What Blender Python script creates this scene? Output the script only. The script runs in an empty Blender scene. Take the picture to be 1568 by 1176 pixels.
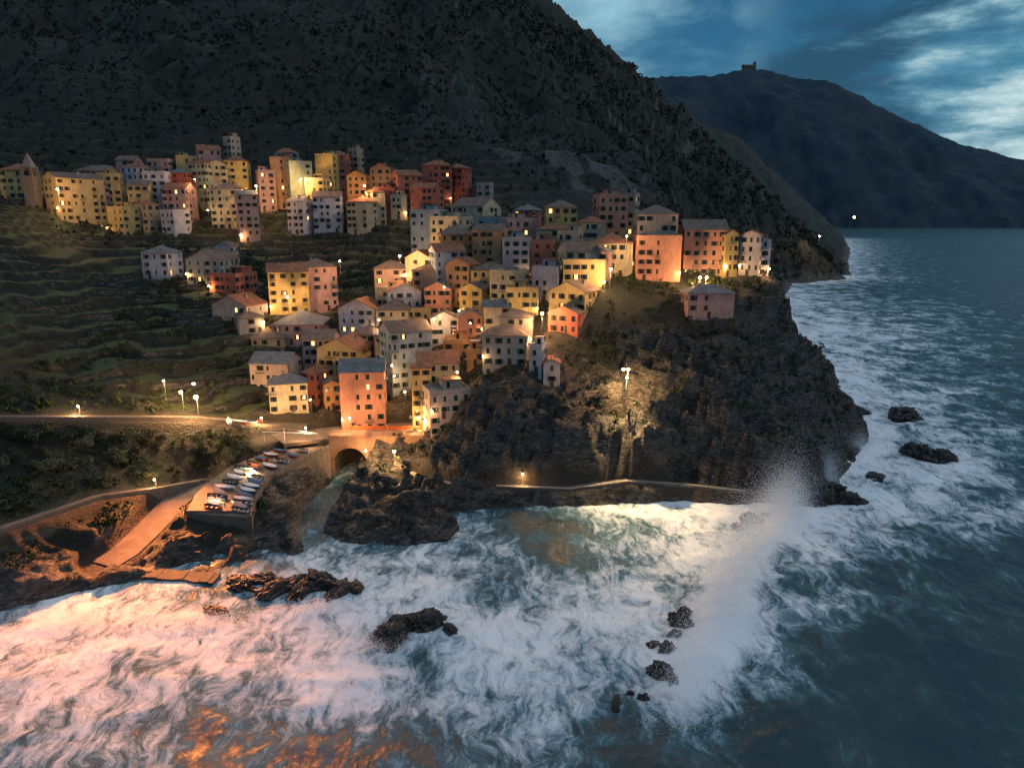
import bpy, bmesh, math, random, time, numpy as np
from mathutils import Vector, noise as mn
T0=time.time()
random.seed(7); rng=np.random.default_rng(7)
D=bpy.data; SC=bpy.context.scene; COL=SC.collection
# ---------------------------------------------------------------- image coordinates to world
# camera 70 m above the bay: image pixels (across, down) and assumed northing -> world metres
CP,SP=math.cos(math.radians(13.2)),math.sin(math.radians(13.2))
def S(u,v,Y):
    b=(588-v)/1088; t=Y/(CP+b*SP)
    return ((u-784)/1088*t, Y, 70+t*(-SP+b*CP))
def S0(u,v,z=0.0):
    b=(588-v)/1088; t=(z-70)/(-SP+b*CP)
    return ((u-784)/1088*t, t*(CP+b*SP), z)
# ---------------------------------------------------------------- noise
def _h(ix,iy,s):
    n=(ix*374761393+iy*668265263+s*1442695041)&0xffffffff
    n=((n^(n>>13))*1274126177)&0xffffffff
    return ((n^(n>>16))&0xffffff)/16777215.0
def vn(x,y,s=0):
    x=np.asarray(x,float); y=np.asarray(y,float)
    ix=np.floor(x).astype(np.int64); iy=np.floor(y).astype(np.int64)
    fx=x-ix; fy=y-iy; fx=fx*fx*fx*(fx*(fx*6-15)+10); fy=fy*fy*fy*(fy*(fy*6-15)+10)
    a=_h(ix,iy,s);b=_h(ix+1,iy,s);c=_h(ix,iy+1,s);d=_h(ix+1,iy+1,s)
    return (a+(b-a)*fx)*(1-fy)+(c+(d-c)*fx)*fy
def fbm(x,y,o=5,s=0):
    r=0;a=.5;n=0
    for i in range(o):
        r=r+a*vn(x,y,s+i*17); n+=a; a*=.5
        x,y=(x*.8+y*.6)*2.03,(-x*.6+y*.8)*2.03
    return r/n
def rid(x,y,o=5,s=0):
    r=0;a=.5;n=0
    for i in range(o):
        r=r+a*(1-abs(2*vn(x,y,s+i*13)-1)); n+=a; a*=.5
        x,y=(x*.8+y*.6)*2.07,(-x*.6+y*.8)*2.07
    return r/n
def ss(a,b,x): 
    t=np.clip((x-a)/(b-a),0,1); return t*t*(3-2*t)
def rbf(P,V):
    P=np.array(P,float);V=np.array(V,float);n=len(P)
    A=np.zeros((n+1,n+1)); A[:n,:n]=np.hypot(P[:,None,0]-P[None,:,0],P[:,None,1]-P[None,:,1]); A[:n,:n]-=np.eye(n)*.6
    A[n,:n]=1;A[:n,n]=1
    w=np.linalg.solve(A,np.append(V,0))
    def f(x,y):
        x=np.asarray(x,float);y=np.asarray(y,float); r=np.full(x.shape,w[n])
        for i in range(n): r=r+w[i]*np.hypot(x-P[i,0],y-P[i,1])
        return r
    return f
# ---------------------------------------------------------------- land form
ctrl=[(740,590,188),(850,602,188),(900,590,190),(960,600,188),(1050,600,186),(1150,600,190),(1240,610,202),(1050,505,208),(1130,500,210),(1200,470,222),(1240,500,224),
(1050,437,225),(1150,440,230),(1200,432,232),(920,445,215),(880,520,200),(840,525,198),(780,558,195),(980,400,245),(1100,400,250),
(640,640,205),(600,600,215),(560,540,235),(500,510,250),(430,475,255),(640,500,235),(700,480,240),(760,440,250),(820,420,255),(700,400,275),(640,390,290),(740,350,305),(900,350,290),(960,335,290),(560,430,290),
(480,360,330),(300,335,330),(150,345,320),(40,310,300),(600,320,345),(720,300,360),(230,425,270),(340,445,262),(330,490,245),(460,390,310),
(100,500,225),(30,420,245),(200,560,205),(100,600,190),(0,560,190),(-100,500,190),(400,600,210),(340,600,205),(600,645,200),(655,670,186),(560,660,195),
(0,640,167),(150,640,177),(300,640,190),(0,700,158),(150,700,168),(0,810,130),(150,760,150),(300,735,172),(0,900,120),
(430,690,180),(285,780,150),(220,830,140),(150,865,133),(700,680,180),(640,715,180),
(870,0,1000),(930,40,980),(1000,90,950),(1050,125,930),(1100,180,900),(1150,240,880),(1200,300,860),(1240,345,840),(1280,365,850),(1298,395,858),
(1100,300,600),(1000,200,650),(1150,370,500),(800,200,520),(800,100,650),(600,200,480),(600,100,600),(600,0,750),(300,200,430),(300,100,560),(300,0,700),(0,200,400),(0,100,520),(0,0,650),(-300,0,650),(-300,200,400),(600,250,420),(900,250,420),(1000,330,400),(600,-150,1000),(0,-150,900),
(1165,215,1900),(1220,265,1900),(1270,310,1900),(1310,345,1900)]
CW=[S(*c) for c in ctrl]+[(100,292,24),(112,340,16),(200,600,50),(500,1400,140),(900,2300,150),(0,3000,500),(-2500,3000,600),(-1500,1000,500),(60,300,38),(400,1000,60),(330,1000,110),(92,255,40),(105,262,28)]
Hf=rbf([(c[0],c[1]) for c in CW],[c[2] for c in CW])
coast=np.array([(-400,60),(-300,40),(-140,90),(-98,113),(-84,124),(-70,129),(-57,130),(-55,134),(-46,136),(-45,141),(-50,152),(-51,165),(-51,175),(-48.5,185),(-48.5,197),
(-41,197),(-41,188),(-42,180),(-44,170),(-44,160),(-43,150),(-38,145),(-25,144),(-14,146),(-12,152),(-20,158),(-14,163),(0,165.5),(20,166.5),(40,168),(58,167),(66,163),(77,167),(88,180),(104,203),(117,222),(128,255),(131,285),(124,330),(133,400),(175,500),(235,620),(298,760),(350,800),(405,845),(430,870),(420,920),(470,1000),(560,1200),(750,1600),(1100,2400),(900,3200),(-3200,3200),(-3200,60)],float)
def coastd(x,y):
    x=np.asarray(x,float);y=np.asarray(y,float)
    d=np.full(x.shape,1e9);ins=np.zeros(x.shape,bool);n=len(coast)
    for i in range(n):
        a=coast[i];b=coast[(i+1)%n];e=b-a
        t=np.clip(((x-a[0])*e[0]+(y-a[1])*e[1])/(e@e),0,1)
        d=np.minimum(d,np.hypot(x-a[0]-e[0]*t,y-a[1]-e[1]*t))
        if a[1]!=b[1]:
            c=((a[1]>y)!=(b[1]>y))&(x<(b[0]-a[0])*(y-a[1])/(b[1]-a[1])+a[0]); ins^=c
    return np.where(ins,d,-d)
roads={ # centre lines (x,y,z) and half width
 'road':([S(-150,640,158),S(0,640,167),S(150,640,177),S(300,640,189),S(400,650,196),S(470,652,198)],2.6),
 'path':([S(-60,830,124),S(0,810,130),S(150,760,150),S(240,748,160),S(310,736,171)],1.6),
 'plaza':([S(425,672,187),S(490,664,194),S(560,658,197),S(650,655,198)],5.5),
 'walk':([S(625,722,180),S(645,732,176),S(700,742,170.5),S(870,748,169.2),S(960,736,171),S(1060,743,170),S(1140,752,167)],1.2),
 'rampl':([S(305,738,170),S(265,770,157),S(225,812,146),S(190,845,138),S(158,864,133.5)],3.4)}
def pline(x,y,pts):
    d=np.full(np.shape(x),1e9);z=np.zeros(np.shape(x))
    for a,b in zip(pts[:-1],pts[1:]):
        ex,ey=b[0]-a[0],b[1]-a[1]
        t=np.clip(((x-a[0])*ex+(y-a[1])*ey)/(ex*ex+ey*ey),0,1)
        q=np.hypot(x-a[0]-ex*t,y-a[1]-ey*t); z=np.where(q<d,a[2]+(b[2]-a[2])*t,z); d=np.minimum(d,q)
    return d,z
RL=[S(415,690,181),S(350,715,172),S(300,755,157),S(285,785,148)]
RR=[S(505,683,183),S(412,732,166),S(392,765,154),S(385,793,146)]
RC=[tuple((a[i]+b[i])/2 for i in range(3)) for a,b in zip(RL,RR)]
def land(x,y,full=False):
    x=np.asarray(x,float);y=np.asarray(y,float)
    d=coastd(x,y); h=Hf(x,y)
    far=ss(320,600,y)
    wob=(fbm(x/14,y/14,4,5)-.5)
    g1=rid(x/210,y/210,6,3)
    h=h+far*((g1-.68)*95+(rid(x/50,y/50,5,9)-.64)*34)+ss(260,420,y)*(rid(x/40,y/40,4,21)-.5)*9
    tm=ss(-45,-75,x)*ss(188,200,y)*(1-ss(480,600,y)); tm=np.maximum(tm,ss(285,300,y)*(1-ss(420,520,y))*ss(20,-10,x)*.8)
    h=h+(fbm(x/9,y/9,5,11)-.5)*2.2*(1-.6*tm)
    # terraces
    st=np.where(y>360,5.0,3.0); wb=wob*4.5; q=(h+wb)/st; fr=q-np.floor(q)
    ht=st*(np.floor(q)+ss(.66,.98,fr))-wb
    h=h*(1-tm)+ht*tm
    tread=tm*(1-ss(.58,.7,fr))
    k=np.where(x<-40,1.5,2.4-1.15*ss(70,100,x))*(1-ss(420,620,y))+ss(420,620,y)*.95
    dn=d+((rid(x/11,y/11,4,31)-.62)*6+(rid(x/24,y/24,3,37)-.72)*12*ss(-30,20,x))*ss(-1,7,d)*np.where(y>500,2.5,1)
    c=np.where(dn>0,.2+dn*k,dn*.8)
    rock=ss(14,3,d-(wob*8))
    z=np.minimum(h,c)
    # cliff crags with diagonal bedding
    u=(x*.86+y*.5);w=(-x*.5+y*.86)
    cl=ss(-2,3,d)*np.clip(1-ss(17,34,d-np.where(x>30,12,0)),0,1)*(y<700)*ss(-70,-40,x+0*y)
    cl=np.maximum(cl,ss(-2,3,d)*.6*(1-ss(8,22,d)))
    z=z+cl*((rid(u/12,w/4.5,5,41)-.6)*9.5+(rid(x/3.2,y/3.2,3,47)-.5)*2.8)
    ph=(z+x*.42+wob*6)/4.2; fp=ph-np.floor(ph); z=z+cl*3.4*(ss(.25,.8,fp)-fp)
    z=np.where(d<0,np.minimum(z,-.5+d*.3),z)
    pm=np.zeros(x.shape)
    for nme,(pts,hw) in roads.items():
        dd,zz=pline(x,y,pts); s=1-ss(hw+.3,hw+(2.2 if nme!='walk' else 1.3),dd)
        if nme=='plaza': s=s*ss(.2,1.0,d)
        if nme=='walk': z=np.where((dd<hw+4)&(d<3.2)&(zz<z+9),np.minimum(z,zz-.3),z)
        z=z*(1-s)+(zz-.25)*s; pm=np.maximum(pm,s)
    dd,zz=pline(x,y,RC); s=1-ss(6,8,dd); z=np.where((s>0)&(z>zz-1.2),z*(1-s)+(zz-1.2)*s,z)
    if full: return z,d,rock,tread,cl,pm
    return z
def lz(x,y): return float(land(np.array([x]),np.array([y]))[0])
# ---------------------------------------------------------------- mesh helpers
def newobj(name,me,parent=None):
    o=D.objects.new(name,me); COL.objects.link(o)
    if parent: o.parent=parent
    return o
def raw(me,v,f):
    me.vertices.add(len(v)); me.vertices.foreach_set('co',np.asarray(v,np.float32).reshape(-1))
    k=f.shape[1]
    me.loops.add(len(f)*k); me.loops.foreach_set('vertex_index',f.reshape(-1).astype(np.int32))
    me.polygons.add(len(f)); me.polygons.foreach_set('loop_start',np.arange(0,len(f)*k,k,dtype=np.int32))
    me.update(calc_edges=True)
def gridmesh(name,X,Y,Z,attr,mat):
    n,m=X.shape; me=D.meshes.new(name)
    v=np.stack([X,Y,Z],-1).reshape(-1,3).astype(np.float32)
    i=np.arange(n*m).reshape(n,m)
    f=np.stack([i[:-1,:-1],i[:-1,1:],i[1:,1:],i[1:,:-1]],-1).reshape(-1,4)
    raw(me,v,f); 
    a=me.color_attributes.new('msk','FLOAT_COLOR','POINT'); a.data.foreach_set('color',attr.reshape(-1).astype(np.float32))
    me.materials.append(mat); me.polygons.foreach_set('use_smooth',np.ones(len(f),bool))
    return newobj(name,me)
class Part:
    def __init__(s): s.v=[];s.f=[]
    def q(s,*p):
        i=len(s.v); s.v+=[tuple(a) for a in p]; s.f.append(tuple(range(i,i+len(p))))
    def box(s,x0,y0,z0,x1,y1,z1,M=None):
        p=[(x0,y0,z0),(x1,y0,z0),(x1,y1,z0),(x0,y1,z0),(x0,y0,z1),(x1,y0,z1),(x1,y1,z1),(x0,y1,z1)]
        if M: p=[M(*a) for a in p]
        i=len(s.v); s.v+=p
        for f in ((0,3,2,1),(4,5,6,7),(0,1,5,4),(1,2,6,5),(2,3,7,6),(3,0,4,7)): s.f.append(tuple(i+k for k in f))
    def cyl(s,a,b,r0,r1,n=8):
        a=Vector(a);b=Vector(b);z=(b-a).normalized();x=z.orthogonal().normalized();y=z.cross(x);i=len(s.v)
        for p,r in ((a,r0),(b,r1)):
            for k in range(n):
                t=k*6.28318/n; s.v.append(tuple(p+x*(r*math.cos(t))+y*(r*math.sin(t))))
        for k in range(n): s.f.append((i+k,i+(k+1)%n,i+n+(k+1)%n,i+n+k))
        s.f.append(tuple(i+n+k for k in range(n))); s.f.append(tuple(i+k for k in reversed(range(n))))
    def obj(s,name,mat,parent=None,smooth=False):
        if not s.f: return None
        me=D.meshes.new(name); me.from_pydata(s.v,[],s.f); me.materials.append(mat)
        if smooth: me.polygons.foreach_set('use_smooth',[True]*len(s.f))
        return newobj(name,me,parent)
def joinmesh(name,parts):
    me=D.meshes.new(name); V=[];F=[];MI=[]
    for k,(p,m) in enumerate(parts):
        i=len(V);V+=p.v;F+=[tuple(i+a for a in f) for f in p.f];MI+=[k]*len(p.f);me.materials.append(m)
    me.from_pydata(V,[],F); me.polygons.foreach_set('material_index',MI); return me
def joined(name,parts,parent=None): return newobj(name,joinmesh(name,parts),parent)
# ---------------------------------------------------------------- materials
class NT:
    def __init__(s,name):
        s.m=D.materials.new(name); s.m.use_nodes=True; s.t=s.m.node_tree; s.b=s.t.nodes['Principled BSDF']; s.n=s.t.nodes; s.l=s.t.links
    def set(s,inp,val):
        if isinstance(val,bpy.types.NodeSocket): s.l.new(val,inp)
        else: inp.default_value=val
    def node(s,t,**k):
        n=s.n.new(t)
        for a,v in k.items(): setattr(n,a,v)
        return n
    def math(s,op,a,b=0.0,c=None,clamp=False):
        n=s.node('ShaderNodeMath',operation=op,use_clamp=clamp); s.set(n.inputs[0],a); s.set(n.inputs[1],b)
        if c is not None: s.set(n.inputs[2],c)
        return n.outputs[0]
    def noise(s,vec,sc,det=4,rough=.55,dist=0.0):
        n=s.node('ShaderNodeTexNoise')
        s.l.new(vec,n.inputs['Vector']); n.inputs['Scale'].default_value=sc; n.inputs['Detail'].default_value=det; n.inputs['Roughness'].default_value=rough; n.inputs['Distortion'].default_value=dist
        return n.outputs[0]
    def mapr(s,v,a,b,c=0.0,d=1.0):
        n=s.node('ShaderNodeMapRange',interpolation_type='SMOOTHSTEP'); s.set(n.inputs[0],v)
        for i,q in enumerate((a,b,c,d)): s.set(n.inputs[1+i],q)
        return n.outputs[0]
    def mix(s,f,a,b,bl='MIX'):
        n=s.node('ShaderNodeMix',data_type='RGBA',blend_type=bl)
        s.set(n.inputs[0],f)
        for i,q in ((6,a),(7,b)): s.set(n.inputs[i],(*q,1) if isinstance(q,tuple) and len(q)==3 else q)
        return n.outputs[2]
    def pos(s,scale=None,rot=None):
        g=s.node('ShaderNodeNewGeometry').outputs['Position']
        if scale:
            m=s.node('ShaderNodeMapping'); s.l.new(g,m.inputs[0]); m.inputs['Scale'].default_value=scale
            if rot: m.inputs['Rotation'].default_value=rot
            g=m.outputs[0]
        return g
    def bump(s,h,st,dist=.3):
        n=s.node('ShaderNodeBump'); s.l.new(h,n.inputs['Height']); n.inputs['Strength'].default_value=st; n.inputs['Distance'].default_value=dist
        s.l.new(n.outputs[0],s.b.inputs['Normal'])
    def fin(s,col,rough=.85,spec=.2):
        s.set(s.b.inputs['Base Color'],(*col,1) if isinstance(col,tuple) else col); s.set(s.b.inputs['Roughness'],rough); s.b.inputs['Specular IOR Level'].default_value=spec
        return s.m
def simple(name,c,c2=None,sc=.8,rough=.8,bump=.3,spec=.2,det=5):
    n=NT(name); p=n.pos(); f=n.noise(p,sc,det); f2=n.noise(p,sc*7,3)
    c2=c2 or tuple(a*.6 for a in c)
    col=n.mix(n.mapr(f,.35,.65),c,c2); col=n.mix(n.mapr(f2,.3,.75),col,tuple(a*.75 for a in c))
    if bump: n.bump(f2,bump,.1)
    return n.fin(col,rough,spec)
def terrain_mat():
    n=NT('hillside'); at=n.node('ShaderNodeAttribute',attribute_name='msk'); sp=n.node('ShaderNodeSeparateColor'); n.l.new(at.outputs['Color'],sp.inputs[0])
    R,G,B=sp.outputs; p=n.pos()
    f1=n.noise(p,.02,5); f2=n.noise(p,.15,6,.65); f3=n.noise(p,1.3,5,.7); f4=n.noise(p,.06,8,.75)
    veg=n.mix(n.mapr(f4,.38,.62),(.010,.016,.012),(.030,.035,.021)); veg=n.mix(n.mapr(f1,.42,.62),veg,(.032,.028,.020)); veg=n.mix(n.mapr(f3,.45,.8),veg,(.038,.045,.025))
    gr=n.mix(n.mapr(f3,.3,.7),(.050,.080,.020),(.12,.125,.045))
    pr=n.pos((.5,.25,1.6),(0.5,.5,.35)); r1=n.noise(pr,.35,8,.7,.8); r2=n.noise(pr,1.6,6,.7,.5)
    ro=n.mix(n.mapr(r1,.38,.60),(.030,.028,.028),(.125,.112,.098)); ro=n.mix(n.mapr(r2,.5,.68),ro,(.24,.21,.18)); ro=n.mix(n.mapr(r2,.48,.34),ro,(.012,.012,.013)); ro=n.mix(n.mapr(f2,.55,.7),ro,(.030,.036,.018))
    c=n.mix(n.math('MULTIPLY',G,n.mapr(f2,.25,.45)),veg,gr)
    rm=n.mapr(n.math('ADD',R,n.math('MULTIPLY',n.math('SUBTRACT',f2,.5),.9)),.35,.6)
    c=n.mix(rm,c,ro); c=n.mix(B,c,(.10,.078,.060))
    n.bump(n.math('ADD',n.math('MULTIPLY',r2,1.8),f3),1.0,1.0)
    return n.fin(c,.72,.35)
def sea_mat():
    n=NT('sea_water'); at=n.node('ShaderNodeAttribute',attribute_name='msk'); sp=n.node('ShaderNodeSeparateColor'); n.l.new(at.outputs['Color'],sp.inputs[0])
    Dn,Wv,Fr=sp.outputs
    p=n.pos(); w=n.node('ShaderNodeTexNoise'); n.l.new(p,w.inputs['Vector']); w.inputs['Scale'].default_value=.11; w.inputs['Detail'].default_value=3
    vs=n.node('ShaderNodeVectorMath',operation='MULTIPLY_ADD'); n.l.new(w.outputs['Color'],vs.inputs[0]); vs.inputs[1].default_value=(9,9,0); n.l.new(p,vs.inputs[2]); q0=vs.outputs[0]
    m=n.node('ShaderNodeMapping'); n.l.new(q0,m.inputs[0]); m.inputs['Scale'].default_value=(1,.7,1); m.inputs['Rotation'].default_value=(0,0,.6); q=m.outputs[0]
    m=n.node('ShaderNodeMapping'); n.l.new(q0,m.inputs[0]); m.inputs['Scale'].default_value=(1.3,.35,1); m.inputs['Rotation'].default_value=(0,0,-.75); q2=m.outputs[0]
    a=n.noise(q,.075,5,.58,.2); b=n.noise(q,.28,7,.70,.3); c=n.noise(q0,.85,7,.75,.2); s2=n.noise(q2,.55,7,.68,.1)
    rc=n.math('SUBTRACT',1.0,n.math('MULTIPLY',n.math('ABSOLUTE',n.math('SUBTRACT',c,.5)),5.0)); rb=n.math('SUBTRACT',1.0,n.math('MULTIPLY',n.math('ABSOLUTE',n.math('SUBTRACT',b,.5)),5.0))
    v=n.math('ADD',n.math('MULTIPLY',n.math('SUBTRACT',Dn,.63),1.4),n.math('MULTIPLY',n.math('SUBTRACT',a,.5),2.3))
    v=n.math('ADD',v,n.math('MULTIPLY',n.math('SUBTRACT',b,.5),1.5)); v=n.math('ADD',v,n.math('MULTIPLY',rc,.26)); v=n.math('ADD',v,n.math('MULTIPLY',rb,.12)); v=n.math('ADD',v,n.math('MULTIPLY',n.math('SUBTRACT',s2,.5),1.6)); v=n.math('ADD',v,n.math('MULTIPLY',Wv,.7))
    foam=n.mapr(v,-.45,1.1)
    wat=n.mix(n.mapr(a,.35,.65),(.008,.036,.044),(.022,.058,.058)); thin=(.15,.26,.30)
    col=n.mix(n.mapr(foam,.0,.5),wat,thin); col=n.mix(n.mapr(foam,.28,.95),col,(.82,.84,.86))
    n.set(n.b.inputs['Specular IOR Level'],n.mapr(foam,0,.35,.45,.02))
    hb=n.math('ADD',n.noise(n.pos((1,.45,1),(0,0,.6)),.35,5,.6),n.math('MULTIPLY',foam,.45))
    n.bump(hb,.8,1.0)
    n.set(n.b.inputs['Base Color'],col); n.set(n.b.inputs['Roughness'],n.mapr(foam,0,.4,.42,.95)); return n.m
WALL={'S':(.56,.24,.16),'K':(.56,.41,.34),'Y':(.58,.42,.15),'R':(.44,.11,.075),'O':(.56,.28,.11),'T':(.46,.34,.21),'C':(.56,.48,.32),'G':(.40,.37,.33),'L':(.54,.52,.57),'P':(.54,.31,.28),'A':(.37,.45,.31),'B':(.34,.43,.50)}
def wallmat(k,c):
    n=NT('plaster_'+k); p=n.pos(); f=n.noise(p,.35,6,.65); g=n.noise(n.pos((3,3,.4)),.8,4)
    col=n.mix(n.mapr(f,.35,.7),c,tuple(a*.66 for a in c)); col=n.mix(n.mapr(g,.48,.72,0,.8),col,tuple(a*.45+.03 for a in c))
    oi=n.node('ShaderNodeObjectInfo'); col=n.mix(n.math('MULTIPLY',oi.outputs['Random'],.4),col,(.31,.25,.20))
    n.bump(f,.25,.1); return n.fin(col,.9,.1)
WM={k:wallmat(k,c) for k,c in WALL.items()}
def roofmat(name,c):
    n=NT(name); p=n.pos(); w=n.node('ShaderNodeTexWave',wave_type='BANDS',bands_direction='X'); n.l.new(p,w.inputs[0]); w.inputs['Scale'].default_value=1.1; w.inputs['Distortion'].default_value=.6
    f=n.noise(p,.5,6,.7); f2=n.noise(p,4,3)
    col=n.mix(n.mapr(f,.35,.68),c,tuple(a*.5 for a in c)); col=n.mix(n.mapr(f2,.5,.75),col,tuple(min(1,a*1.5) for a in c))
    n.bump(w.outputs[1],.5,.12); return n.fin(col,.85,.2)
ROOF=[roofmat('roof_tiles_brown',(.20,.14,.11)),roofmat('roof_tiles_red',(.30,.13,.075)),roofmat('roof_slate',(.20,.19,.185))]
TERR=simple('terrace_floor',(.30,.26,.22)); GLASS=NT('window_glass').fin((.012,.016,.02),.12,.4)
def emis(name,c,s):
    n=NT(name); n.b.inputs['Base Color'].default_value=(*c,1); n.b.inputs['Emission Color'].default_value=(*c,1); n.b.inputs['Emission Strength'].default_value=s; return n.m
LIT=emis('lit_window',(1,.60,.25),1.9); GLOBE=emis('lamp_globe',(1,.72,.36),45)
SHUT=[simple('shutter_green',(.025,.065,.042),bump=0),simple('shutter_brown',(.08,.045,.027),bump=0),simple('shutter_dark_green',(.018,.040,.034),bump=0)]
TRIM=simple('stone_trim',(.34,.30,.25)); STONE=simple('masonry',(.19,.155,.13),(.10,.085,.07),1.2,bump=.8); PAVE=simple('paving',(.22,.17,.13),(.12,.09,.07),.4); METAL=simple('painted_metal',(.08,.085,.09),rough=.5)
WOOD=simple('door_wood',(.10,.055,.03)); WHITE=simple('white_paint',(.7,.7,.7),(.6,.6,.6),bump=0); BLUE=simple('blue_tarp',(.05,.13,.24),bump=.1); REDP=simple('red_paint',(.4,.06,.03),bump=0)
houses='''553,570,80,198,S;690,602,78,187,K;440,582,68,202,Y;410,552,72,214,K;470,567,36,209,R;515,532,78,217,Y;485,514,55,227,K;508,582,26,205,O;630,508,78,214,Y;590,515,40,222,T
672,556,74,203,C;645,568,36,197,Y;700,517,50,216,O;728,532,32,206,O;772,514,80,195,G;790,486,58,201,G;820,532,24,191,L;845,556,30,189,L;862,478,56,202,R;868,450,70,209,Y
800,440,56,215,Y;895,402,74,219,Y;890,382,58,225,C;835,405,48,221,L;940,365,68,230,C;1010,365,78,227,S;1008,328,70,236,T;1082,352,74,233,S;1122,360,34,233,Y;1150,360,34,235,L
1172,373,20,237,L;1090,449,84,211,P;940,302,50,264,S;905,340,48,250,C;860,320,54,262,Y;805,320,42,277,R;715,313,64,287,T;650,322,54,284,Y;680,332,56,272,C;755,340,58,270,T
800,342,54,263,P;845,345,56,256,C;700,355,58,262,O;745,352,54,256,O;790,366,48,250,L;830,369,40,246,R;870,350,40,246,C;640,393,56,266,C;690,378,54,251,T;600,411,62,268,P
650,418,48,252,T;700,405,48,244,O;745,408,58,240,Y;790,426,48,232,L;770,418,54,228,C;620,450,58,245,L;670,445,48,240,S;720,445,44,232,Y;590,447,44,252,C;545,470,68,246,T
600,480,58,236,C;560,508,58,229,P;680,492,48,226,Y;720,485,44,222,S;760,470,44,214,C;640,470,46,240,Y;455,500,86,240,P;410,512,58,236,T;440,412,68,256,Y;490,408,58,263,P
340,425,58,262,R;310,402,66,269,G;235,388,48,271,Y;350,468,76,246,G;385,490,44,240,G;340,380,30,282,L;960,300,30,275,G;1045,350,30,240,Y;915,390,40,226,Y;980,395,44,232,C
20,262,48,312,Y;130,286,40,318,P;125,262,42,329,S;165,272,36,325,Y;175,322,42,312,Y;190,240,32,346,P;202,255,40,336,T;240,242,40,346,T;235,268,38,329,L
270,262,36,336,R;265,292,42,322,P;285,237,34,349,Y;300,254,38,341,T;320,228,36,353,P;330,250,34,343,C;345,288,54,326,C;360,248,38,346,Y;378,300,34,318,P;210,285,35,322,Y
430,243,38,351,O;460,250,38,346,Y;495,238,32,351,Y;518,235,36,356,R;545,266,34,341,O;582,260,36,346,O;500,300,48,331,L;450,303,34,329,L;545,306,42,326,C;574,294,34,331,Y
440,232,36,358,T;628,268,44,341,R;668,256,50,346,R;645,292,46,331,R;694,260,34,350,R;592,286,28,336,R;740,278,24,351,G;480,272,34,338,Y;540,232,18,362,T;347,215,18,362,G;150,255,30,340,C;408,262,28,346,P;610,300,28,334,C;215,312,30,316,T;255,322,34,314,L'''
# ---------------------------------------------------------------- terrain
def axis(a,b,st,lo,hi,g):
    c=list(np.arange(a,b,st)); s=st;x=c[0];L=[]
    while x>lo: s*=g; x-=s; L.append(x)
    s=st;x=c[-1];R=[]
    while x<hi: s*=g; x+=s; R.append(x)
    return np.array(L[::-1]+c+R)
xs=axis(-118,136,.65,-1500,1300,1.022); ys=axis(120,285,.65,40,3000,1.014)
X,Y=np.meshgrid(xs,ys); Z,d,rock,tread,cl,pm=land(X,Y,True)
gy,gx=np.gradient(Z,ys,xs); sl=np.hypot(gx,gy)
def crag(x,y): return (np.exp(-((x-12)/42)**2-((y-430)/75)**2)+.8*np.exp(-((x-60)/30)**2-((y-400)/50)**2))*ss(.42,.58,fbm(x/12,y/26,5,91))*1.2
R=np.clip(np.maximum(rock*.9,cl*ss(.45,1.0,sl)*1.0),0,1); R=np.maximum(R,ss(1.0,1.9,sl)*.75*(1-tread)*np.where(Y>300,ss(.45,.7,fbm(X/60,Y/60,3,8)),1)); R=np.maximum(R,crag(X,Y)*.50)
hd=np.full(X.shape,99.)
for l in houses.split('\n'):
    for h in l.split(';'):
        u,v,w_,Yy,c=h.split(','); x,y,z=S(float(u),float(v),float(Yy)); hd=np.minimum(hd,np.hypot(X-x,Y-y-4))
A=np.stack([R*(1-pm),tread*.95*ss(420,300,Y),np.maximum(pm*.8,ss(9,6,hd)*.75),np.ones_like(R)],-1)
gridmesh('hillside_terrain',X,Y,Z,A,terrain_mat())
# far headland across the bay
fx=np.linspace(700,7500,260);fy=np.linspace(4700,7600,120);FX,FY=np.meshgrid(fx,fy)
rp=[(900,1100),(1370,1150),(1560,1135),(1885,1225),(2040,1210),(2250,1150),(2450,1110),(2863,957),(3490,690),(4140,485),(5000,260),(6200,120),(7500,-50)]
rz=np.interp(FX,[a for a,b in rp],[b for a,b in rp])
tt=(FY-6000)/np.where(FY<6000,1150,1700)+(fbm(FX/500,FY/500,4,3)-.5)*.25
FZ=rz*(1-np.abs(tt)**1.15)+(rid(FX/420,FY/700,6,77)-.55)*260*np.clip(np.abs(tt)*1.6,.12,1)+ (rid(FX/60,FY/60,3,5)-.5)*22
FZ=np.where(np.abs(tt)>1,-30,FZ)
n=NT('hazy_distant_forest'); p=n.pos(); f=n.noise(p,.006,8,.7); n.fin(n.mix(n.mapr(f,.35,.65),(.026,.046,.064),(.046,.068,.082)),.95,.05)  # aerial haze is painted in as a bluish base colour
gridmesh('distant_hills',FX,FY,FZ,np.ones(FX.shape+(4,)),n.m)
j=int(np.argmin(abs(fx-1905))); iy=int(np.argmax(FZ[:,j])); sx,sy,sz=fx[j],fy[iy],FZ[iy,j]
P=Part();Q=Part(); P.box(sx-60,sy-30,sz-20,sx+20,sy+30,sz+22); P.box(sx+20,sy-12,sz-20,sx+42,sy+12,sz+46); Q.q((sx-64,sy-34,sz+22),(sx+24,sy-34,sz+22),(sx+24,sy,sz+36),(sx-64,sy,sz+36)); Q.q((sx-64,sy+34,sz+22),(sx+24,sy+34,sz+22),(sx+24,sy,sz+36),(sx-64,sy,sz+36))
for k in range(4):
    c=[(sx+20,sy-12),(sx+42,sy-12),(sx+42,sy+12),(sx+20,sy+12)]; a,b=c[k],c[(k+1)%4]; Q.q((*a,sz+46),(*b,sz+46),(sx+31,sy,sz+64))
joined('hilltop_sanctuary',[(P,STONE),(Q,ROOF[2])])
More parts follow.
